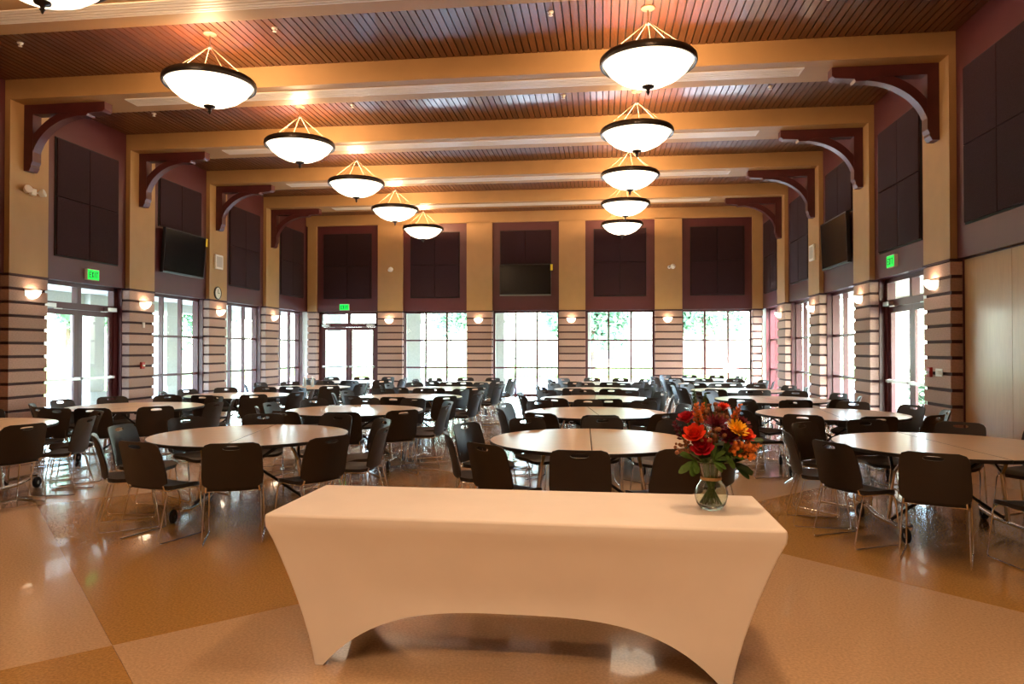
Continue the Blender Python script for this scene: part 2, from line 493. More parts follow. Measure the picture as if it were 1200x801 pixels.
# ---- outdoors: paved yard, lawns, covered walk around the building
struct(MB().box(-60, 60, -30, 90, -0.5, -0.32).build('ground', M['concrete']))
yard = MB(); yard.box(-18, RX0, -12, 32, -0.32, -0.02); yard.box(RX0, RX1, RY1, 32, -0.32, -0.02)
struct(yard.build('pavement', M['concrete']))
struct(MB().box(RX1, 14, -12, 32, -0.32, -0.02).build('low_bounce_ground', mat('low_bounce_dark', (.15, .15, .155), .9, var=.15, scale=8)))  # ground on this side made dark to cut daylight bouncing onto the jambs
for nm, b in (('lawn', (-60, -22, -12, 70)), ('lawn', (-17, 30, 47, 80)), ('lawn', (14.2, 60, -12, 34))):
    struct(MB().box(b[0], b[1], b[2], b[3], -0.32, -0.04).build(nm, M['grass']))
rf = MB()
rf.box(-13.5, XL - 0.5, -6, 28, 2.98, 3.3); rf.box(-13.5, -13.1, -6, 28, 2.72, 3.3)
struct(rf.build('porch_roof', M['stucco']))
rf = MB(); rf.box(XL - 0.5, XR + 0.6, YB + 0.5, 27.6, 3.12, 3.4); rf.box(XL - 0.5, XR + 3, 27.2, 27.6, 3.0, 3.4)
struct(rf.build('porch_roof', M['stucco']))
rf = MB(); rf.box(XR + 0.5, 8.4, -6, 21.0, 2.98, 3.3); rf.box(8.0, 8.4, -6, 21.0, 2.85, 3.3)  # right roof cut short so that sun enters only the last bay
struct(rf.build('porch_roof', M['stucco']))
pc = MB().box(-.27, .27, -.27, .27, 0.5, 3.1).box(-.34, .34, -.34, .34, 0, .5).box(-.32, .32, -.32, .32, 2.6, 2.72).mesh('porch_column', M['stucco'])
pcols = [(-13.2, y) for y in (10.6, 13.85, 17.1, 20.35, 23.6)] + [(x, 27.3) for x in (-10.4, -7.2, -3.95, -.7, 2.55)] + [(8.1, y) for y in (13.9, 17.3, 20.7)]
for x, y in pcols:
    struct(obj('porch_column', pc, None, (x, y, -.02)))

# ================================================================== LAMPS
bowl_prof = [(r_, z_ * .86) for r_, z_ in [(0.0, -0.40), (0.13, -0.39), (0.28, -0.345), (0.42, -0.265), (0.54, -0.15), (0.61, -0.03), (0.625, 0.0), (0.612, 0.0), (0.598, -0.03), (0.53, -0.14), (0.41, -0.25), (0.27, -0.33), (0.13, -0.375), (0.0, -0.385)]]
PB = MB().lathe(bowl_prof, 40).mesh('bowl', M['bowl'], 50)
PRIM = MB().lathe([(0.60, 0.03), (0.635, 0.045), (0.658, 0.02), (0.662, -0.03), (0.65, -0.06), (0.625, -0.055), (0.615, -0.02)], 48, close_prof=True).mesh('rim', M['bronze'], 60)
PFIN = MB().lathe([(r_, z_ + .052) for r_, z_ in [(0.0, -0.395), (0.085, -0.398), (0.08, -0.415), (0.03, -0.435), (0.018, -0.46), (0.03, -0.475), (0.018, -0.49), (0.01, -0.515), (0.0, -0.525)]], 16).mesh('finial', M['bronze'], 60)
PSTEM = MB().tube([(0, 0, .52), (0, 0, .72)], .010, 8).lathe([(0, .50), (.03, .505), (.038, .525), (.018, .545), (0, .545)], 12).mesh('stem', M['steel'], 50)
PCAN = MB().lathe([(0, .70), (.04, .70), (.095, .72), (.1, .735), (0, .735)], 20).mesh('canopy', M['rod'], 50)
PROD = []
for i in range(6):
    a = 2 * pi * i / 6 + .3
    PROD.append(MB().tube([(.03 * cos(a), .03 * sin(a), .52), (.6 * cos(a), .6 * sin(a), .03)], .0055, 6).mesh('rod', M['rod'], 50))
def pendant(x, y, label):
    t = thing('pendant_lamp', label, 'pendant lamp', (x, y, 5.50), 0, 'bowl pendant lamps under the boarded ceiling')
    for n, me in (('canopy', PCAN), ('stem', PSTEM), ('rim', PRIM)): obj(n, me, t)
    obj('finial', PFIN, obj('bowl', PB, t))
    for me in PROD: obj('rod', me, t)
    lt = bpy.data.lights.new('lamp_bulb', 'POINT'); lt.energy = LAMP_W; lt.color = LAMP_COL; lt.shadow_soft_size = 0.16
    lo = bpy.data.objects.new('lamp_bulb', lt); COL.objects.link(lo); lo.parent = t; lo.location = (0, 0, 0.10)
    lt = bpy.data.lights.new('lamp_down', 'SPOT'); lt.energy = DOWN_W; lt.color = LAMP_COL; lt.shadow_soft_size = 0.22
    lt.spot_size = R(116); lt.spot_blend = 1.0
    lo = bpy.data.objects.new('lamp_down', lt); COL.objects.link(lo); lo.parent = t; lo.location = (0, 0, -0.38)
ord4_ = ['first', 'second', 'third', 'fourth']
ordn = ['nearest', 'second', 'third', 'fourth', 'farthest']
for i in range(5):
    y = 9.95 + BAY * i
    pendant(-5.75, y, 'lit white bowl pendant, %s of the left row in full view' % ordn[i])
    pendant(0.632, y, 'lit white bowl pendant, %s of the right row' % ordn[i])
pendant(-5.75, 9.95 - BAY, 'lit bowl pendant cut off by the top left edge of the picture')
pendant(0.632, 9.95 - BAY, 'lit bowl pendant overhead, in front of the first right row lamp')
for i in (2, 3):
    for x in (-5.75, 0.632):
        pendant(x, 9.95 - BAY * i, 'lit bowl pendant over the near end of the hall, %s and %s of the camera' % ('left' if x < 0 else 'right', 'beside' if i == 3 else 'ahead'))

DRM = MB().lathe([(.075, 0), (.11, 0), (.11, -.012), (.08, -.012)], 24, close_prof=True).mesh('trim_ring', M['white'], 50)
DLM = MB().lathe([(0, -.002), (.076, -.002)], 24).mesh('lens', emit('added_downlight_glow', LAMP_COL, 6.0))
for i, x in enumerate((-4.6, -2.2, .2, 2.6)):  # unseen fixtures, added to brighten the white cloth and near floor
    t = thing('added_downlight', 'added fill downlight unseen behind the camera, %s from the left' % ord4_[i], 'downlight', (x, -1.95, ZC - .001), 0, 'added downlights at the near end')
    obj('trim_ring', DRM, t); obj('lens', DLM, t)
    lt = bpy.data.lights.new('added_fill_beam', 'SPOT'); lt.energy = 410; lt.color = LAMP_COL; lt.shadow_soft_size = .08; lt.spot_size = R(80); lt.spot_blend = 1.0
    lo = bpy.data.objects.new('added_fill_beam', lt); COL.objects.link(lo); lo.parent = t; lo.location = (0, 0, -.03); lo.rotation_euler = (R(38), 0, 0)

SB = MB()
prof = [(0.0, -0.15), (0.06, -0.14), (0.11, -0.10), (0.142, -0.04), (0.15, 0.0), (0.140, 0.0), (0.132, -0.035), (0.10, -0.09), (0.055, -0.128), (0.0, -0.138)]
SB.lathe(prof, 20, a0=pi, a1=2 * pi)
SBM = SB.mesh('shade', M['sconce_glass'], 50)
SPL = MB().lathe([(0.151, -0.012), (0.158, -0.008), (0.158, 0.008), (0.151, 0.010)], 20, a0=pi, a1=2 * pi, close_prof=True).box(-.158, .158, -.012, .0, -.1, .012).mesh('back_plate', M['steel'], 50)
def sconce(x, y, rz, label):
    t = thing('wall_sconce', label, 'wall lamp', (x, y, 2.62), rz, 'half bowl sconces on the pillars')
    obj('shade', SBM, t, (0, -.012, 0)); obj('back_plate', SPL, t, (0, -.001, 0))
    lt = bpy.data.lights.new('sconce_bulb', 'POINT'); lt.energy = 2.2; lt.color = LAMP_COL; lt.shadow_soft_size = 0.04
    lo = bpy.data.objects.new('sconce_bulb', lt); COL.objects.link(lo); lo.parent = t; lo.location = (0, -0.07, 0.01)
ord4 = ['first', 'second', 'third', 'fourth']
for k in range(1, 5):
    yc = frame_y(k) + PW / 2 + .05
    sconce(XL, yc, LROT, 'glowing half bowl sconce on the %s banded pillar of the left wall' % ord4[k - 1])
    sconce(XR, yc, RROT, 'glowing half bowl sconce on the %s banded pillar of the right wall' % ord4[k - 1])
for i, x in enumerate(BX):
    sconce(x - .03, YB, 0, 'glowing half bowl sconce on the %s end wall pillar from the left' % ord4[i])

# ---- slot diffusers in the beam soffits
for k in range(0, 5):
    y = frame_y(k) + 0.40; x0, x1 = -8.2, 3.1
    t = thing('slot_diffuser', 'long white slot diffuser under the %s ceiling beam' % ['nearest visible', 'second', 'third', 'fourth', 'farthest'][k], 'air vent', ((x0 + x1) / 2, y, ZB), 0, 'slot diffusers in the beams')
    h = (x1 - x0) / 2
    f = MB(); f.box(-h, h, -.17, -.14, -.014, 0); f.box(-h, h, .14, .17, -.014, 0); f.box(-h, -h + .03, -.14, .14, -.014, 0); f.box(h - .03, h, -.14, .14, -.014, 0)
    f.build('vent_frame', M['offwhite'], t)
    MB().box(-h + .03, h - .03, -.14, .14, -.004, 0).build('backing', M['slot'], t)
    sl = MB().box(-h + .03, h - .03, -.02, .02, -.012, -.003).mesh('slat', M['offwhite'])
    for q in (-.105, -.035, .035, .105): obj('slat', sl, t, (0, q, 0))

# ---- corner brackets under the beam ends
BT = 0.10
def bracket(x, k, sgn, label):
    # sgn +1: on the left wall, arms point to +x
    t = thing('corner_bracket', label, 'bracket', (x, frame_y(k) + .40, ZB), 0 if sgn > 0 else pi, 'maroon corner brackets under the beams')
    for n, me in BRK: obj(n, me, t)
ha = MB().prism([(0, 0), (1.55, 0), (1.55, -.13), (1.50, -.17), (1.22, -.19), (1.20, -.23), (1.05, -.23), (0.9, -.17), (0, -.17)], 'y', -BT, BT)
va = MB().prism([(0, -.17), (.17, -.17), (.17, -1.0), (.14, -1.06), (.14, -1.10), (.10, -1.17), (.0, -1.17)], 'y', -BT, BT)
lo_, up_ = [], []
for i in range(17):
    th = R(4 + 80 * i / 16)
    lo_.append((1.14 - 1.0 * cos(th), -1.03 + .81 * sin(th)))
    up_.append((max(.05, 1.14 - 1.13 * cos(th)), min(-.06, -1.03 + .95 * sin(th))))
cb = MB().strip(lo_, up_, 'y', -BT + .01, BT - .01)
BRK = [('horizontal_arm', ha.mesh('horizontal_arm', M['timber_paint'])), ('vertical_arm', va.mesh('vertical_arm', M['timber_paint'])), ('curved_brace', cb.mesh('curved_brace', M['timber_paint'], 40))]
for k in range(1, 5):
    bracket(XL, k, 1, 'maroon curved corner bracket on the %s pillar of the left wall' % ord4[k - 1])
    bracket(XR, k, -1, 'maroon curved corner bracket on the %s pillar of the right wall' % ord4[k - 1])

# ---- sprinkler heads on the boarded ceiling
spm = MB().lathe([(0, .0), (.045, .0), (.04, -.018), (.018, -.022), (.014, -.05), (.03, -.052), (.03, -.058), (0, -.06)], 12).mesh('sprinkler_head', M['white'], 50)
rowsn = ['nearest', 'second', 'third', 'fourth']
for r, y in enumerate((9.9, 13.2, 16.3, 19.4)):
    for c_, x in enumerate((-8.8, -4.72, -.7, 2.98)):
        tag(obj('sprinkler_head', spm, None, (x, y, ZC - .022)), 'small white sprinkler head, %s boarded bay, %s from left' % (rowsn[r], ord4[c_]), 'sprinkler', 'sprinkler heads in the boarded ceiling')

# ================================================================== WALL FITTINGS
def television(c, rz, label, tilt, tag_side):
    t = thing('television', label, 'television', (c[0], c[1], 3.91), rz, 'wall mounted televisions')
    t.rotation_euler = (R(tilt), 0, rz)
    w, h = .87, .53
    f = MB(); f.box(-w, w, -.06, .0, -h, h)
    f.box(-w, w, -.072, -.06, h - .022, h); f.box(-w, -w + .018, -.072, -.06, -h, h); f.box(w - .018, w, -.072, -.06, -h, h)
    f.build('bezel', M['gloss_black'], t)
    MB().box(-w + .018, w - .018, -.066, -.059, -h + .04, h - .022).build('screen', M['screen'], t)
    MB().box(-w + .002, w - .002, -.074, -.06, -h, -h + .04).build('bottom_strip', M['silver'], t)['label'] = 'dull silver strip under the screen'
    MB().box(-.3, .3, 0, .10, -.25, .25).build('wall_mount', M['black'], t)
    if tag_side:
        x0, x1 = (w - .02, w + .055)
        lab = MB().box(x0, x1, -.078, -.070, h - .22, h - .02, 0)
        o = lab.build('paper_label', M['yellow_label'], t); o['label'] = 'yellow paper label sticking out at the side'
television((XL - .03, 16.50), LROT, 'black flat television hanging high on the left wall', 4, True)
television((XR + .04, 16.50), RROT, 'black flat television hanging high on the right wall', 2, False)
television((BC[2], YB + .02), 0, 'black flat television in the middle of the end wall', 0, True)

def exit_sign(c, rz, label, z, off=0.0):
    t = thing('exit_sign', label, 'exit sign', (c[0], c[1], z), rz, 'lit green exit signs over the doors')
    MB().box(-.17, .17, -.06, -.0, -.105, .115).build('housing', M['white'], t)
    face = MB().box(-.16, .16, -.066, -.058, -.095, .10).build('face', M['green'], t)
    # the word EXIT in bars
    f = MB(); y0, y1 = -.069, -.064; z0, z1 = -.055, .06
    f.box(-.125, -.108, y0, y1, z0, z1)
    for zz in (z0, (z0 + z1) / 2 - .008, z1 - .016): f.box(-.125, -.072, y0, y1, zz, zz + .016)
    f.prism([(-.055, z0), (-.036, z0), (.003, z1), (-.016, z1)], 'y', y0, y1); f.prism([(-.016, z0), (.003, z0), (-.036, z1), (-.055, z1)], 'y', y0 - .0005, y1)
    f.box(.028, .046, y0, y1, z0, z1)
    f.box(.068, .132, y0, y1, z1 - .017, z1); f.box(.091, .109, y0, y1, z0, z1)
    f.build('lettering', M['green_dark'], face)
exit_sign((XL - .1, 13.38), LROT, 'lit green EXIT sign above the left wall door', 3.07)
exit_sign((XR + .1, 13.55), RROT, 'lit green EXIT sign above the right wall door', 3.13)
exit_sign((-8.9, YB + .1), 0, 'lit green EXIT sign above the end wall door', 3.04)

def speaker_box(c, rz, label):
    t = thing('wall_speaker', label, 'speaker', (c[0], c[1], 3.90), rz)
    MB().bevel_box(-.19, .19, -.05, .0, -.19, .19, .01).build('case', M['white'], t)
    MB().box(-.14, .14, -.054, -.048, -.14, .14).build('grille', mat('pale_grille', (.5, .46, .42), .7), t)
speaker_box((XL, 18.06), LROT, 'white square wall speaker above the clock on the left wall')
speaker_box((XR, 18.12), RROT, 'white wall speaker on the third pillar of the right wall')
t = thing('wall_clock', 'round black rimmed clock with white face on the left wall', 'clock', (XL, 18.03, 3.07), LROT)
MB().lathe([(.0, 0), (.17, 0), (.175, .03), (.15, .04), (.15, .025), (0, .025)], 28).build('case', M['gloss_black'], t, 50).rotation_euler = (R(90), 0, 0)
MB().lathe([(0, .026), (.148, .026)], 28).build('dial', M['white'], t).rotation_euler = (R(90), 0, 0)
MB().box(-.006, .006, -.031, -.027, 0, .11).box(-.008, .075, -.032, -.028, -.008, .008).build('hand', M['gloss_black'], t)

t = thing('emergency_light', 'white two headed emergency light high on the first left pillar', 'emergency light', (XL, 11.72, 4.38), LROT)
MB().bevel_box(-.06, .06, -.07, 0, -.05, .07, .01).build('case', M['white'], t)
for sx in (-.17, .17):
    MB().lathe([(0, -.05), (.05, -.05), (.075, .03), (.07, .04), (0, .04)], 14).build('lamp_head', M['white'], t, 50, (sx, -.08, .02)).rotation_euler = (R(75), 0, R(-20 if sx < 0 else 20))
    MB().tube([(sx * .3, -.03, 0), (sx, -.05, .02)], .012, 6).build('arm', M['white'], t)
for x, z, w_ in ((-7.27, 4.31, 'first'), (2.2, 4.28, 'fourth')):
    t = thing('security_camera', 'small white security camera on the %s end wall pillar' % w_, 'camera', (x, YB, z), 0, 'security cameras on the end wall')
    MB().lathe([(0, 0), (.06, 0), (.05, .03), (.0, .03)], 14).build('mount', M['white'], t).rotation_euler = (R(90), 0, 0)
    MB().tube([(0, -.02, 0), (.03, -.12, .02), (.07, -.16, .01)], .02, 8).build('arm', M['gloss_black'], t)
    MB().ball((.10, -.18, .0), .085, 14, 8).build('dome', M['white'], t, 60)
tag(MB().bevel_box(-.035, .035, -.03, 0, -.06, .06, .006).build('thermostat', M['white'], None, None, (XL, 14.92, 2.11)), 'small white thermostat on the second left pillar', 'thermostat').rotation_euler = (0, 0, LROT)
def alarm(c, rz, z, label):
    t = thing('fire_alarm', label, 'fire alarm', (c[0], c[1], z), rz)
    MB().bevel_box(-.06, .06, -.05, 0, -.075, .075, .01).build('case', M['red'], t)
    MB().box(-.04, .04, -.065, -.048, -.02, .015).build('pull_handle', M['white'], t)
alarm((XL, 14.87), LROT, 1.21, 'red fire alarm pull box on the second left pillar')
alarm((XR, 11.88), RROT, 1.21, 'red fire alarm pull box on the first right pillar')
t = thing('light_switch', 'pale switch plate beside the red alarm on the right pillar', 'switch', (XR, 11.60, 1.21), RROT)
plate = MB().bevel_box(-.11, .11, -.014, 0, -.06, .06, .005).build('plate', M['white'], t)
for i in range(3): MB().box(-.075 + i * .06, -.045 + i * .06, -.022, -.012, -.03, .03).build('toggle', M['offwhite'], plate)
# small pale notice stuck to the last end wall window
tag(MB().box(-.2, .2, -.004, .0, -.15, .15).build('paper_notice', mat('pale_pink_paper', (.85, .66, .60), .7), None, None, (4.17, YB + WD - .06, .96)), 'pale pink sheet stuck to the last end wall window', 'notice')

# ================================================================== ROUND TABLES
RT = 0.915
def half_disc(sg):
    # half of the round top, seam on the y axis
    n = 26; mb = MB(); g = 0.004
    pts = [(sg * max(g, RT * cos(-pi / 2 + pi * i / n)), RT * sin(-pi / 2 + pi * i / n)) for i in range(n + 1)]
    inner = [(sg * max(g, abs(p[0]) - .004) if abs(p[0]) > .01 else p[0], p[1] * (1 - .004)) for p in pts]
    k = n + 1
    v = [(p[0], p[1], .74) for p in inner] + [(p[0], p[1], .737) for p in pts] + [(p[0], p[1], .713) for p in pts] + [(p[0], p[1], .71) for p in inner]
    mb.add(v, [tuple(range(k))], 0)
    mb.add(v, [tuple(range(4 * k - 1, 3 * k - 1, -1))] + [(q * k + i, q * k + (i + 1) % k, (q + 1) * k + (i + 1) % k, (q + 1) * k + i) for q in range(3) for i in range(k)], 1)
    return mb.mesh('top_half', [M['top'], M['edge']])
TOPS = [half_disc(-1), half_disc(1)]
TP = []   # (name, mesh)
for sg in (-1, 1):
    x = sg * .50
    r_ = MB().tube([(x, -.41, .11), (x, -.2, .075), (x, .2, .075), (x, .41, .11)], .021, 8)
    TP.append(('floor_rail', r_.mesh('floor_rail', M['chrome'], 50)))
    lg = MB().tube([(x, 0, .08), (x * .9, 0, .50)], .02, 8)
    for s2 in (-1, 1): lg.tube([(x * .9, 0, .49), (x * .8, s2 * .22, .712)], .015, 6)
    TP.append(('leg', lg.mesh('leg', M['chrome'], 50)))
    TP.append(('brace', MB().tube([(x, sg * .07, .10), (-x * .75, sg * .07, .70)], .014, 6).mesh('brace', M['rubber'], 50)))
    TP.append(('under_rail', MB().box(x * .82 - .02, x * .82 + .02, -.55, .55, .68, .712).mesh('under_rail', M['rubber'])))
    for s2 in (-1, 1):
        wh = MB().lathe([(.022, -.02), (.05, -.02), (.06, -.012), (.06, .012), (.05, .02), (.022, .02)], 18, close_prof=True, mi=0)
        wh.lathe([(0, -.014), (.022, -.014), (.022, .014), (0, .014)], 12, mi=1)
        wh.v = [(p[2], p[1], p[0]) for p in wh.v]
        TP.append(('wheel', (wh.mesh('wheel', [M['rubber'], M['steel']], 40), (x + sg * .05, s2 * .45, .0605))))
        TP.append(('wheel_fork', MB().tube([(x, s2 * .39, .11), (x, s2 * .44, .135), (x + sg * .05, s2 * .465, .13), (x + sg * .05, s2 * .45, .125)], .011, 6).mesh('wheel_fork', M['chrome'], 50)))

# ================================================================== CHAIRS
def panel_grid(hx, hz_top, hz_bot, surf, hole=None, rc=0.07, th=0.012, taper=0.0):
    """Plate with rounded corners and an optional slot; surf(x, z) gives the two-sided offset."""
    n = 48; cx, cz = (hole[0], hole[1]) if hole else (0, (hz_top + hz_bot) / 2)
    outer, inner = [], []
    for i in range(n):
        a = 2 * pi * i / n; d = (cos(a), sin(a))
        lo2, hi = 0.0, 1.0
        def inside(t):
            x, z = cx + d[0] * t, cz + d[1] * t
            w = hx - taper * (z - hz_bot) / (hz_top - hz_bot)
            if abs(x) > w or z > hz_top or z < hz_bot: return False
            ex, ez = abs(x) - (w - rc), max(z - (hz_top - rc), (hz_bot + rc) - z)
            return not (ex > 0 and ez > 0 and ex * ex + ez * ez > rc * rc)
        for _ in range(30):
            mid = (lo2 + hi) / 2
            if inside(mid): lo2 = mid
            else: hi = mid
        outer.append((cx + d[0] * lo2, cz + d[1] * lo2))
        if hole:
            hw_, hh = hole[2], hole[3]
            s_ = (abs(d[0] / hw_) ** 2.6 + abs(d[1] / hh) ** 2.6) ** (-1 / 2.6)
            inner.append((cx + d[0] * s_, cz + d[1] * s_))
        else: inner.append((cx + d[0] * .01, cz + d[1] * .01))
    rings = []
    for q in (0, .3, .65, 1.0):
        rings.append([(a[0] + (b[0] - a[0]) * q, a[1] + (b[1] - a[1]) * q) for a, b in zip(inner, outer)])
    v = []
    for side in (0, 1):
        for rg in rings:
            for x, z in rg: v.append(surf(x, z, side * th))
    k = len(rings); f = []
    for side in (0, 1):
        o = side * k * n
        for q in range(k - 1):
            for i in range(n):
                j = (i + 1) % n; f.append((o + q * n + i, o + q * n + j, o + (q + 1) * n + j, o + (q + 1) * n + i))
    for i in range(n):
        j = (i + 1) % n; a = (k - 1) * n; b = k * n + (k - 1) * n
        f.append((a + i, a + j, b + j, b + i))
        if hole: f.append((i, j, k * n + j, k * n + i))
    if not hole:
        f.append(tuple(range(n))); f.append(tuple(k * n + i for i in range(n)))
    return MB().add(v, f)
def back_surf(x, z, t):
    # z from .45 to .82; leaning back and curved round the sitter
    h = max(0, (z - .50) / .32)
    return (x, -.205 - .065 * h - .035 * h * h * .6 + .042 * (x / .235) ** 2 - (t if t else 0), z)
def seat_surf(x, y, t):
    fr = max(0, (y - .10) / .12)
    return (x, y, .445 - .03 * fr * fr + .012 * (abs(x) / .22) ** 3 - .008 * (1 - (y / .22) ** 2) + .02 * max(0, (-y - .12) / .1) - t)
backm = panel_grid(.238, .82, .452, back_surf, (0, .778, .068, .017), .06, .012, .018).mesh('backrest', M['plastic'], 40)
seatm = panel_grid(.218, .215, -.176, seat_surf, None, .075, .03).mesh('seat', M['plastic'], 40)
legm = []
for sg in (-1, 1):
    x = sg * .205; xf = sg * .222
    p = [(sg * .19, -.191, .55), (sg * .193, -.183, .50), (sg * .198, -.180, .455), (sg * .203, -.172, .426), (x, -.15, .416), (x, .10, .416), (sg * .208, .15, .40),
         (sg * .215, .172, .37), (xf, .225, .03), (xf, .215, .010), (xf, .19, .0075), (xf, -.215, .0075), (xf, -.238, .012), (xf, -.245, .035), (sg * .212, -.150, .405)]
    legm.append(MB().tube(p, .0066, 7).mesh('leg', M['chrome'], 60))
barm = MB().tube([(-.207, -.10, .412), (.207, -.10, .412)], .006, 6).tube([(-.207, .10, .412), (.207, .10, .412)], .006, 6).mesh('crossbar', M['chrome'], 60)
def chair(x, y, rz, label, grp):
    t = thing('stacking_chair', label, 'chair', (x, y, 0), rz, grp)
    obj('seat', seatm, t); obj('backrest', backm, t)
    for m in legm: obj('leg', m, t)
    obj('crossbar', barm, t)

COLS = [
    ('far-left', [(-6.85, 6.92), (-6.66, 9.60), (-6.50, 12.25), (-6.40, 15.1), (-6.30, 17.9)]),
    ('centre-left', [(-3.36, 6.58), (-3.32, 9.42), (-3.32, 12.2), (-3.34, 14.9), (-3.40, 17.6)]),
    ('centre-right', [(-.10, 6.57), (-.09, 9.45), (-.12, 12.15), (-.08, 15.0), (-.05, 17.8)]),
    ('far-right', [(2.95, 6.62), (2.90, 9.62), (2.78, 12.3), (2.70, 14.95), (2.72, 17.65), (2.62, 20.42)]),
]
ROWN = ['front', 'second', 'third', 'fourth', 'fifth', 'sixth']
SLOT = [(-90, 'near edge'), (-54, 'near right'), (-18, 'right, nearer'), (18, 'right, farther'), (54, 'far right'),
        (90, 'far edge'), (126, 'far left'), (162, 'left, farther'), (198, 'left, nearer'), (234, 'near left')]
START = {('far-left', 0): -93, ('centre-left', 0): -105, ('centre-right', 0): -94, ('far-right', 0): -117 + 36}
SEAM = {('far-left', 0): 4, ('centre-left', 0): 11, ('centre-right', 0): 1.5, ('far-right', 0): 3}
rnd = random.Random(3)
for cn, lst in COLS:
    for r, (x, y) in enumerate(lst):
        seam = SEAM.get((cn, r), rnd.uniform(-9, 9))
        t = thing('round_table', 'maple topped round folding table, %s in the %s row of tables' % (ROWN[r], cn), 'table', (x, y, 0), R(seam), 'round folding tables')
        for me in TOPS: obj('top_half', me, t)
        rail = None
        for n_, me in TP:
            if n_ == 'floor_rail': rail = obj(n_, me, t)
            elif n_ == 'wheel': obj(n_, me[0], rail, me[1])
            elif n_ == 'wheel_fork': obj(n_, me, rail)
            else: obj(n_, me, t)
        st = START.get((cn, r), -82 + rnd.uniform(-6, 6))
        for k in range(10):
            a = st + 36 * k + rnd.uniform(-1.5, 1.5)
            far = sin(R(a)) > .35
            rr = 1.25 + rnd.uniform(-.008, .03) + ((.07 if r == 0 else .02) if far else 0) - (.03 if r > 0 and sin(R(a)) < -.5 else 0)
            px, py = x + (rr - .24) * cos(R(a)), y + (rr - .24) * sin(R(a))
            look = 'dark chair facing us' if sin(R(a)) > .3 else ('dark chair seen from behind' if sin(R(a)) < -.45 else 'dark chair seen side-on')
            chair(px, py, R(a + 90 + rnd.uniform(-5, 5)), '%s at %s of %s table, %s row' % (look, SLOT[k][1], ROWN[r], cn), 'dark stacking chairs around the round tables')

# pale bottles on the fourth far-left table
btm = MB().lathe([(0, 0), (.034, 0), (.036, .01), (.036, .13), (.03, .16), (.013, .18), (.013, .205), (0, .205)], 16).mesh('body', mat('pale_blue_plastic', (.55, .72, .80), .25), 50)
cpm = MB().lathe([(0, .2), (.016, .2), (.016, .225), (0, .228)], 12).mesh('cap', M['white'], 50)
for i, (x, y) in enumerate(((-6.52, 15.2), (-6.36, 15.25))):
    t = thing('bottle', 'pale blue bottle on the fourth far-left table, %s of two' % ('left' if i == 0 else 'right'), 'bottle', (x, y, .7405), 0, 'bottles on a far table')
    obj('body', btm, t); obj('cap', cpm, t)

# ================================================================== COVERED TABLE IN FRONT
TX, TY, TA = -0.407, 3.714, R(-0.45)
t = thing('folding_table', 'long folding table hidden under the white stretch cover', 'table', (TX, TY, 0), TA)
MB().box(-1.215, 1.215, -.376, .376, .70, .745).build('table_top', M['offwhite'], t)
for sx in (-1, 1):
    for sy in (-1, 1):
        MB().tube([(sx * .93, sy * .27, .70), (sx * .965, sy * .285, .006)], .014, 8).build('leg', M['gloss_black'], t, 50)
mb = MB()
HL, HD = 1.225, 0.386; FX, FY = 1.0, 0.315
# outline of the top, rounded corners, as (x, y, side, u)
NS, NE, NR = 44, 18, 6
def cover_rings():
    cols = []
    rc = .035
    def side(n, fn):
        for i in range(n): cols.append(fn(i / n))
    hem = lambda u, h: h * (1 - abs(u) ** 3.4) if abs(u) < 1 else 0
    for q in range(4):
        # 0 front, 1 right end, 2 back, 3 left end
        long_ = q % 2 == 0
        n = NS if long_ else NE
        for i in range(n):
            u = -1 + 2 * i / n
            cols.append((q, u))
    return cols
cols = cover_rings()
TT = [0, .05, .12, .2, .32, .45, .58, .7, .82, .92, 1.0]
rings = []
def place(q, u, t):
    ln = q % 2 == 0
    A, B = (HL, HD) if ln else (HD, HL)
    FA, FB = (FX, FY) if ln else (FY, FX)
    h = .285 if ln else .20
    flat = .955 if ln else .90
    uu = u / flat
    zh = h * (1 - abs(uu) ** 3.2) if abs(uu) < 1 else 0.0
    zh += .003
    if t <= 0: a, b, z = u * A, B, .752
    else:
        z = .742 + (.69 - .742) * min(1, t / .12)
        if t > .12: z = .688 + (zh - .688) * (t - .12) / .88
        d = max(0.0, (.70 - z) / .70)             # 0 at the table edge, 1 at the floor
        w = 1 - (1 - d) ** 1.55                    # pulls in quickly, then straightens
        w = .35 * d + .65 * w
        a = u * (A + (FA - A) * w)
        pull = (1 - u * u) * .05 * (1 - abs(2 * d - 1)) if d > 0 else 0
        b = B + .004 + (FB - B) * w - pull - (.007 if t > .12 else 0)
    # rounded corner
    rc = .03
    if abs(u) > .9: pass
    c = {0: (a, -b), 1: (b, a), 2: (-a, b), 3: (-b, -a)}[q]
    return (c[0], c[1], z)
V = [[place(q, u, t_) for q, u in cols] for t_ in TT]
n = len(cols); v = [p for r_ in V for p in r_]; f = []
for i in range(len(TT) - 1):
    for j in range(n):
        k = (j + 1) % n; f.append((i * n + j, (i + 1) * n + j, (i + 1) * n + k, i * n + k))
f.append(tuple(range(n)))
mb.add(v, f)
# foot pockets
cover = mb.build('tablecloth', M['cloth'], None, 38, (TX, TY, 0)); cover.rotation_euler = (0, 0, TA)
tag(cover, 'white stretch cover over the long table in the foreground', 'tablecloth')
bv = cover.modifiers.new('soft', 'BEVEL'); bv.width = 0.012; bv.segments = 3; bv.limit_method = 'ANGLE'; bv.angle_limit = R(38)

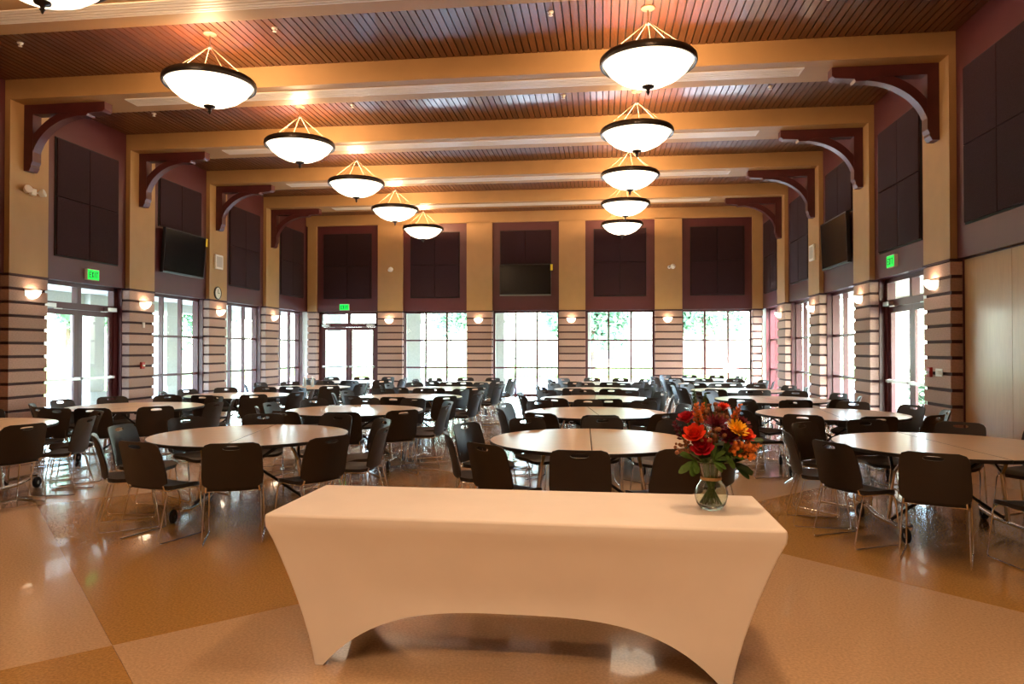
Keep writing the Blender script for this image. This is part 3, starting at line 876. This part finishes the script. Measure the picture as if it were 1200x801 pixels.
# ---- vase
VX, VY, VZ = 0.543, 3.715, 0.7535
vase_glass = bpy.data.materials.new('clear_green_glass'); vase_glass.use_nodes = True
b = vase_glass.node_tree.nodes['Principled BSDF']
b.inputs['Base Color'].default_value = (.86, .92, .84, 1); b.inputs['Roughness'].default_value = .03
b.inputs['Transmission Weight'].default_value = 1.0; b.inputs['IOR'].default_value = 1.45
t = thing('glass_vase', 'round bellied glass vase of stems on the white table', 'vase', (VX, VY, VZ))
po = [(0, 0), (.045, 0), (.056, .008), (.072, .03), (.082, .065), (.080, .09), (.068, .118), (.052, .14), (.047, .155), (.049, .175), (.056, .205), (.064, .232), (.066, .238)]
pi_ = [(.0625, .237), (.060, .23), (.052, .205), (.045, .175), (.043, .155), (.048, .14), (.064, .118), (.076, .09), (.078, .065), (.068, .032), (.05, .014), (0, .012)]
MB().lathe(po + pi_, 36).build('vessel', vase_glass, t, 60)
MB().lathe([(.048, .146), (.052, .148), (.053, .155), (.050, .162), (.048, .161)], 28, close_prof=True).build('twine_band', mat('twine', (.45, .27, .11), .9, var=.2, scale=60), t, 60)['label'] = 'tan twine tied round the neck'

# ---- flowers: each one a stem with its own bloom
G_ = 'cut flowers in the glass vase'
stemM = mat('green_stem', (.10, .17, .04), .6, var=.2, scale=20)
def fmat(n_, c): return mat(n_, c, .55, var=.25, scale=40, spec=.3)
FM = {'red': fmat('red_petal', (.42, .008, .02)), 'orange_red': fmat('orange_red_petal', (.72, .045, .012)), 'burgundy': fmat('burgundy_petal', (.13, .008, .018)),
      'yellow': fmat('yellow_petal', (.85, .42, .01)), 'orange': fmat('orange_petal', (.70, .20, .03)), 'green': fmat('green_leaf', (.07, .14, .025)), 'brown': fmat('russet_bud', (.26, .10, .04)),
      'dark_green': fmat('dark_green_leaf', (.03, .065, .018))}
def petal(mb, c, dirv, up, L, w, curl, mi=0):
    d = dirv; s_ = (d[1] * up[2] - d[2] * up[1], d[2] * up[0] - d[0] * up[2], d[0] * up[1] - d[1] * up[0])
    rows = [(0, .25), (.35, .85), (.7, 1), (.92, .6), (1, .15)]
    v = []
    for t_, ww in rows:
        for e in (-1, 0, 1):
            lift = curl * t_ * t_ - (abs(e) * -.15) * w
            v.append(tuple(c[k] + d[k] * L * t_ + s_[k] * w * ww * e * .5 + up[k] * L * lift for k in range(3)))
    fs = [(i * 3 + j, i * 3 + j + 1, i * 3 + j + 4, i * 3 + j + 3) for i in range(4) for j in range(2)]
    mb.add(v, fs, mi)
def norm(a):
    L = math.sqrt(sum(c * c for c in a)) or 1; return tuple(c / L for c in a)
fr = random.Random(11)
NECK = (0, 0, .16)
def flower(px, pz, dy, kind, m, size, label, name):
    """px, pz: offsets from the vase foot, seen from the front; dy: depth"""
    t = thing(name, label, 'flower', (VX, VY, VZ), 0, G_)
    h = (px, dy, pz); size *= 1.28
    ang = math.atan2(dy, px) + fr.uniform(-.7, .7); q = .012 + .022 * fr.random()
    foot = (-q * cos(ang) * 1.0 + fr.uniform(-.03, .03), -q * sin(ang) * 1.0 + fr.uniform(-.018, .018), .024)
    nk = (q * .9 * cos(ang), q * .9 * sin(ang), .16)
    rim_ = (q * 1.2 * cos(ang), q * 1.2 * sin(ang), .235)
    path = [foot, nk, rim_, tuple((rim_[k] * .35 + h[k] * .65) for k in range(2)) + (rim_[2] * .45 + h[2] * .55,), h]
    MB().tube(path, .005, 6).build('stem', stemM, t, 60)
    ax = norm((h[0] - nk[0], h[1] - nk[1] - .12, h[2] - nk[2]))
    e1 = norm((ax[1] * 0 - ax[2] * 1, 0 * ax[2] + 0, ax[0] * 1)); e1 = norm((-ax[2], 0, ax[0])); e2 = (ax[1] * e1[2] - ax[2] * e1[1], ax[2] * e1[0] - ax[0] * e1[2], ax[0] * e1[1] - ax[1] * e1[0])
    mb = MB()
    if kind == 'rose' or kind == 'mum':
        layers = [(7, .95, .2, .62), (7, .8, .55, .7), (6, .62, .95, .75), (5, .42, 1.35, .7), (3, .25, 1.5, .6)] if kind == 'rose' else [(14, 1, .15, .28), (13, .9, .5, .28), (11, .72, .85, .28), (8, .5, 1.2, .28), (5, .3, 1.45, .28)]
        for li, (n_, L, el, w) in enumerate(layers):
            for i in range(n_):
                a = 2 * pi * (i + .5 * li) / n_ + fr.uniform(-.12, .12)
                rad = tuple(e1[k] * cos(a) + e2[k] * sin(a) for k in range(3))
                d = norm(tuple(rad[k] * cos(el) + ax[k] * sin(el) for k in range(3)))
                u = norm(tuple(-rad[k] * sin(el) + ax[k] * cos(el) for k in range(3)))
                petal(mb, tuple(h[k] + rad[k] * size * .08 for k in range(3)), d, u, size * L, size * w * (1 if kind == 'rose' else .8), .35 if kind == 'rose' else .2)
        mb.ball(h, size * .32, 8, 5)
    elif kind == 'spike':
        n_ = 26
        for i in range(n_):
            s_ = i / n_; c = tuple(h[k] + ax[k] * size * (s_ * 1.7 - .9) for k in range(3)); a = i * 2.4
            rad = tuple(e1[k] * cos(a) + e2[k] * sin(a) for k in range(3))
            for w_ in range(2):
                d = norm(tuple(rad[k] + ax[k] * (.5 + .4 * w_) for k in range(3)))
                petal(mb, c, d, ax, size * .42 * (1.1 - .6 * s_), size * .34 * (1.1 - .5 * s_), .2)
    elif kind == 'spray':
        for i in range(34):
            p = tuple(h[k] + fr.uniform(-1, 1) * size * (.9, .7, .6)[k] for k in range(3))
            mb.ball(p, size * fr.uniform(.10, .2), 6, 4)
            mb.tube([p, tuple(h[k] - ax[k] * size for k in range(3))], .0012, 3)
    elif kind == 'leaf':
        for i in range(6):
            a = fr.uniform(0, 6.28); rad = tuple(e1[k] * cos(a) + e2[k] * sin(a) for k in range(3))
            d = norm((px * 6 + rad[0] * .6, -.3 + rad[1] * .7, -.15 + rad[2] * .5)); u = norm((-d[2], -.5, abs(d[0]) + .3))
            petal(mb, h, d, u, size, size * .55, -.2)
    mb.build('bloom' if kind != 'leaf' else 'foliage', m, t, 50)
C0 = .000778
def at(cx, cy): return ((cx - 308) * C0, (740 - cy) * C0)
FL = [
    (160, 172, .02, 'rose', 'red', .042, 'dark red rose at the upper left of the bouquet', 'rose'),
    (195, 262, -.07, 'rose', 'orange_red', .050, 'orange red rose at the left front of the bouquet', 'rose'),
    (238, 335, -.09, 'rose', 'red', .050, 'crimson rose low at the left front of the bouquet', 'rose'),
    (452, 222, -.07, 'mum', 'yellow', .046, 'yellow flower at the right of the bouquet', 'yellow_flower'),
    (508, 262, -.05, 'rose', 'orange_red', .040, 'orange red rose at the right edge below the yellow flower', 'rose'),
    (220, 135, -.03, 'spike', 'orange', .062, 'orange flower spike at the upper left of the bouquet', 'flower_spike'),
    (262, 120, .03, 'spike', 'orange', .045, 'short orange flower spike behind the taller orange one', 'flower_spike'),
    (470, 125, .01, 'spike', 'orange', .050, 'orange flower spike leaning out at the upper right', 'flower_spike'),
    (392, 95, .04, 'mum', 'orange_red', .032, 'small red orange bloom at the top of the bouquet', 'chrysanthemum'),
    (340, 120, .05, 'spray', 'brown', .055, 'russet bud spray at the top middle of the bouquet', 'bud_spray'),
    (330, 200, -.05, 'mum', 'burgundy', .052, 'burgundy chrysanthemum in the middle of the bouquet', 'chrysanthemum'),
    (395, 268, -.08, 'mum', 'burgundy', .050, 'burgundy chrysanthemum below the middle one', 'chrysanthemum'),
    (300, 260, -.07, 'spray', 'brown', .050, 'russet bud spray between the roses and the dark flowers', 'bud_spray'),
    (100, 235, -.01, 'spike', 'burgundy', .050, 'burgundy spray drooping at the far left of the bouquet', 'flower_spike'),
    (500, 195, .03, 'mum', 'burgundy', .042, 'burgundy chrysanthemum behind the yellow flower', 'chrysanthemum'),
    (545, 350, -.04, 'spike', 'orange', .055, 'orange flower spike low at the right of the bouquet', 'flower_spike'),
    (480, 345, -.07, 'spray', 'orange', .055, 'orange bud spray low at the right front', 'bud_spray'),
    (140, 340, -.03, 'spray', 'brown', .045, 'russet bud spray low at the left edge', 'bud_spray'),
    (200, 415, -.08, 'leaf', 'green', .075, 'broad green leaves over the left of the vase rim', 'leaf_sprig'),
    (300, 405, -.10, 'leaf', 'green', .06, 'green leaves over the front of the vase rim', 'leaf_sprig'),
    (430, 430, -.05, 'leaf', 'dark_green', .085, 'dark green leaves hanging right of the vase rim', 'leaf_sprig'),
    (385, 370, -.08, 'leaf', 'green', .07, 'green leaves under the burgundy flowers', 'leaf_sprig'),
    (330, 330, -.02, 'leaf', 'dark_green', .09, 'dark leaves in the heart of the bouquet', 'leaf_sprig'),
    (540, 300, .0, 'leaf', 'dark_green', .06, 'dark leaf sprig at the right edge of the bouquet', 'leaf_sprig'),
    (210, 25, .04, 'spike', 'green', .034, 'green unopened spike rising at the upper left', 'green_sprig'),
    (282, 35, .05, 'spike', 'green', .028, 'thin green spike rising at the top of the bouquet', 'green_sprig'),
]
for cx, cy, dy, kind, mk, size, label, nm in FL:
    px, pz = at(cx, cy); flower(px, pz, dy, kind, FM[mk], size, label, nm)

# ================================================================== OUTDOOR THINGS
def tree(x, y, h, r, n, label, seed, grp='trees beyond the windows'):
    g = random.Random(seed)
    t = thing('tree', label, 'tree', (x, y, -.04), 0, grp)
    tr = MB().tube([(0, 0, 0), (.05, .03, h * .3), (.0, .08, h * .6), (.05, 0, h * .85)], [.16 * h / 6, .12 * h / 6, .08 * h / 6, .03 * h / 6], 9)
    for i in range(6):
        a = i * 1.05; z = h * (.32 + .07 * i); tr.tube([(0, 0, z), (r * .35 * cos(a), r * .35 * sin(a), z + h * .10), (r * .6 * cos(a), r * .6 * sin(a), z + h * .16)], [.05 * h / 6, .03 * h / 6, .012 * h / 6], 6)
    tr.build('trunk', M['bark'], t, 50)
    fo = MB()
    cl = [(g.uniform(-.6, .6) * r, g.uniform(-.6, .6) * r, h * g.uniform(.36, .85), r * g.uniform(.3, .5)) for _ in range(16)]
    for i in range(n):
        c = cl[i % 16]; d = norm((g.gauss(0, 1), g.gauss(0, 1), g.gauss(0, 1))); q = c[3] * g.uniform(.5, 1)
        p = (c[0] + d[0] * q, c[1] + d[1] * q, c[2] + d[2] * q * .8)
        a = norm((g.gauss(0, 1), g.gauss(0, 1), g.gauss(0, 1))); b_ = norm((a[1], -a[0] + .1, g.uniform(-1, 1))); s_ = .30
        fo.add([tuple(p[k] - a[k] * s_ for k in range(3)), tuple(p[k] + b_[k] * s_ * .5 for k in range(3)), tuple(p[k] + a[k] * s_ for k in range(3)), tuple(p[k] - b_[k] * s_ * .5 for k in range(3))], [(0, 1, 2, 3)])
    o = fo.build('foliage', M['leaf'], t); o['kind'] = 'stuff'
tree(-27, 22, 7, 3.4, 2600, 'leafy tree on the lawn outside the left wall door', 1)
tree(-25, 31, 7, 3.2, 2600, 'leafy tree outside the second left window', 2)
tree(-24, 41, 7, 3.2, 2200, 'leafy tree outside the farthest left window', 3)
tree(-8.2, 46, 7.5, 3.2, 3000, 'leafy tree outside the left part of the middle window', 4)
tree(-.6, 45, 7, 3.2, 3000, 'leafy tree outside right of the middle window', 5)
tree(6.6, 48, 7.5, 3.0, 2600, 'leafy tree outside the fourth end wall window', 6)
tree(22, 42, 7, 3.4, 2200, 'leafy tree outside the right wall', 7)
# shrub by the right door
t = thing('shrub', 'dark green shrub in the bed outside the right door', 'shrub', (8.0, 19.0, -.02))
g = random.Random(5); sm = MB(); fo = MB()
for i in range(9):
    a = i * .7; tip = (.4 * cos(a), .4 * sin(a), .75 + .2 * sin(i * 2.1)); sm.tube([(0, 0, 0), (tip[0] * .5, tip[1] * .5, .45), tip], [.02, .014, .006], 5)
    for _ in range(26):
        q = g.uniform(.35, 1.1); p = (tip[0] * q + g.gauss(0, .08), tip[1] * q + g.gauss(0, .08), tip[2] * q + g.gauss(0, .08))
        d = norm((g.gauss(0, 1), g.gauss(0, 1), g.gauss(0, .6))); petal(fo, p, d, norm((-d[1], d[0], .8)), .16, .07, -.1)
sm.build('stem', M['bark'], t); o = fo.build('foliage', M['leaf'], t); o['kind'] = 'stuff'
# iron fence beyond the middle windows
t = thing('iron_fence', 'dark iron picket fence beyond the middle windows', 'fence', (-3.1, 36, -.04))
for z in (.25, 1.15): MB().box(-4, 5, -.02, .02, z, z + .04).build('rail', M['gloss_black'], t)
pk = MB().box(-.012, .012, -.012, .012, 0, 1.35).mesh('picket', M['gloss_black'])
for i in range(46): obj('picket', pk, t, (-4 + i * .2, 0, 0))
# far house
t = thing('far_house', 'pale low house far beyond the last end wall window', 'house', (6.5, 62, -.04))
MB().box(-8, 8, 0, 6, 0, 2.9).build('wall', M['far_wall'], t)
MB().prism([(-8.6, 2.9), (8.6, 2.9), (6.5, 4.4), (-6.5, 4.4)], 'y', -.5, 6.5).build('roof', M['far_roof'], t)
for i in range(4):
    x = -6 + i * 3.6; MB().box(x, x + 1.7, -.04, .05, .9, 2.2).build('window', M['far_glass'], t)
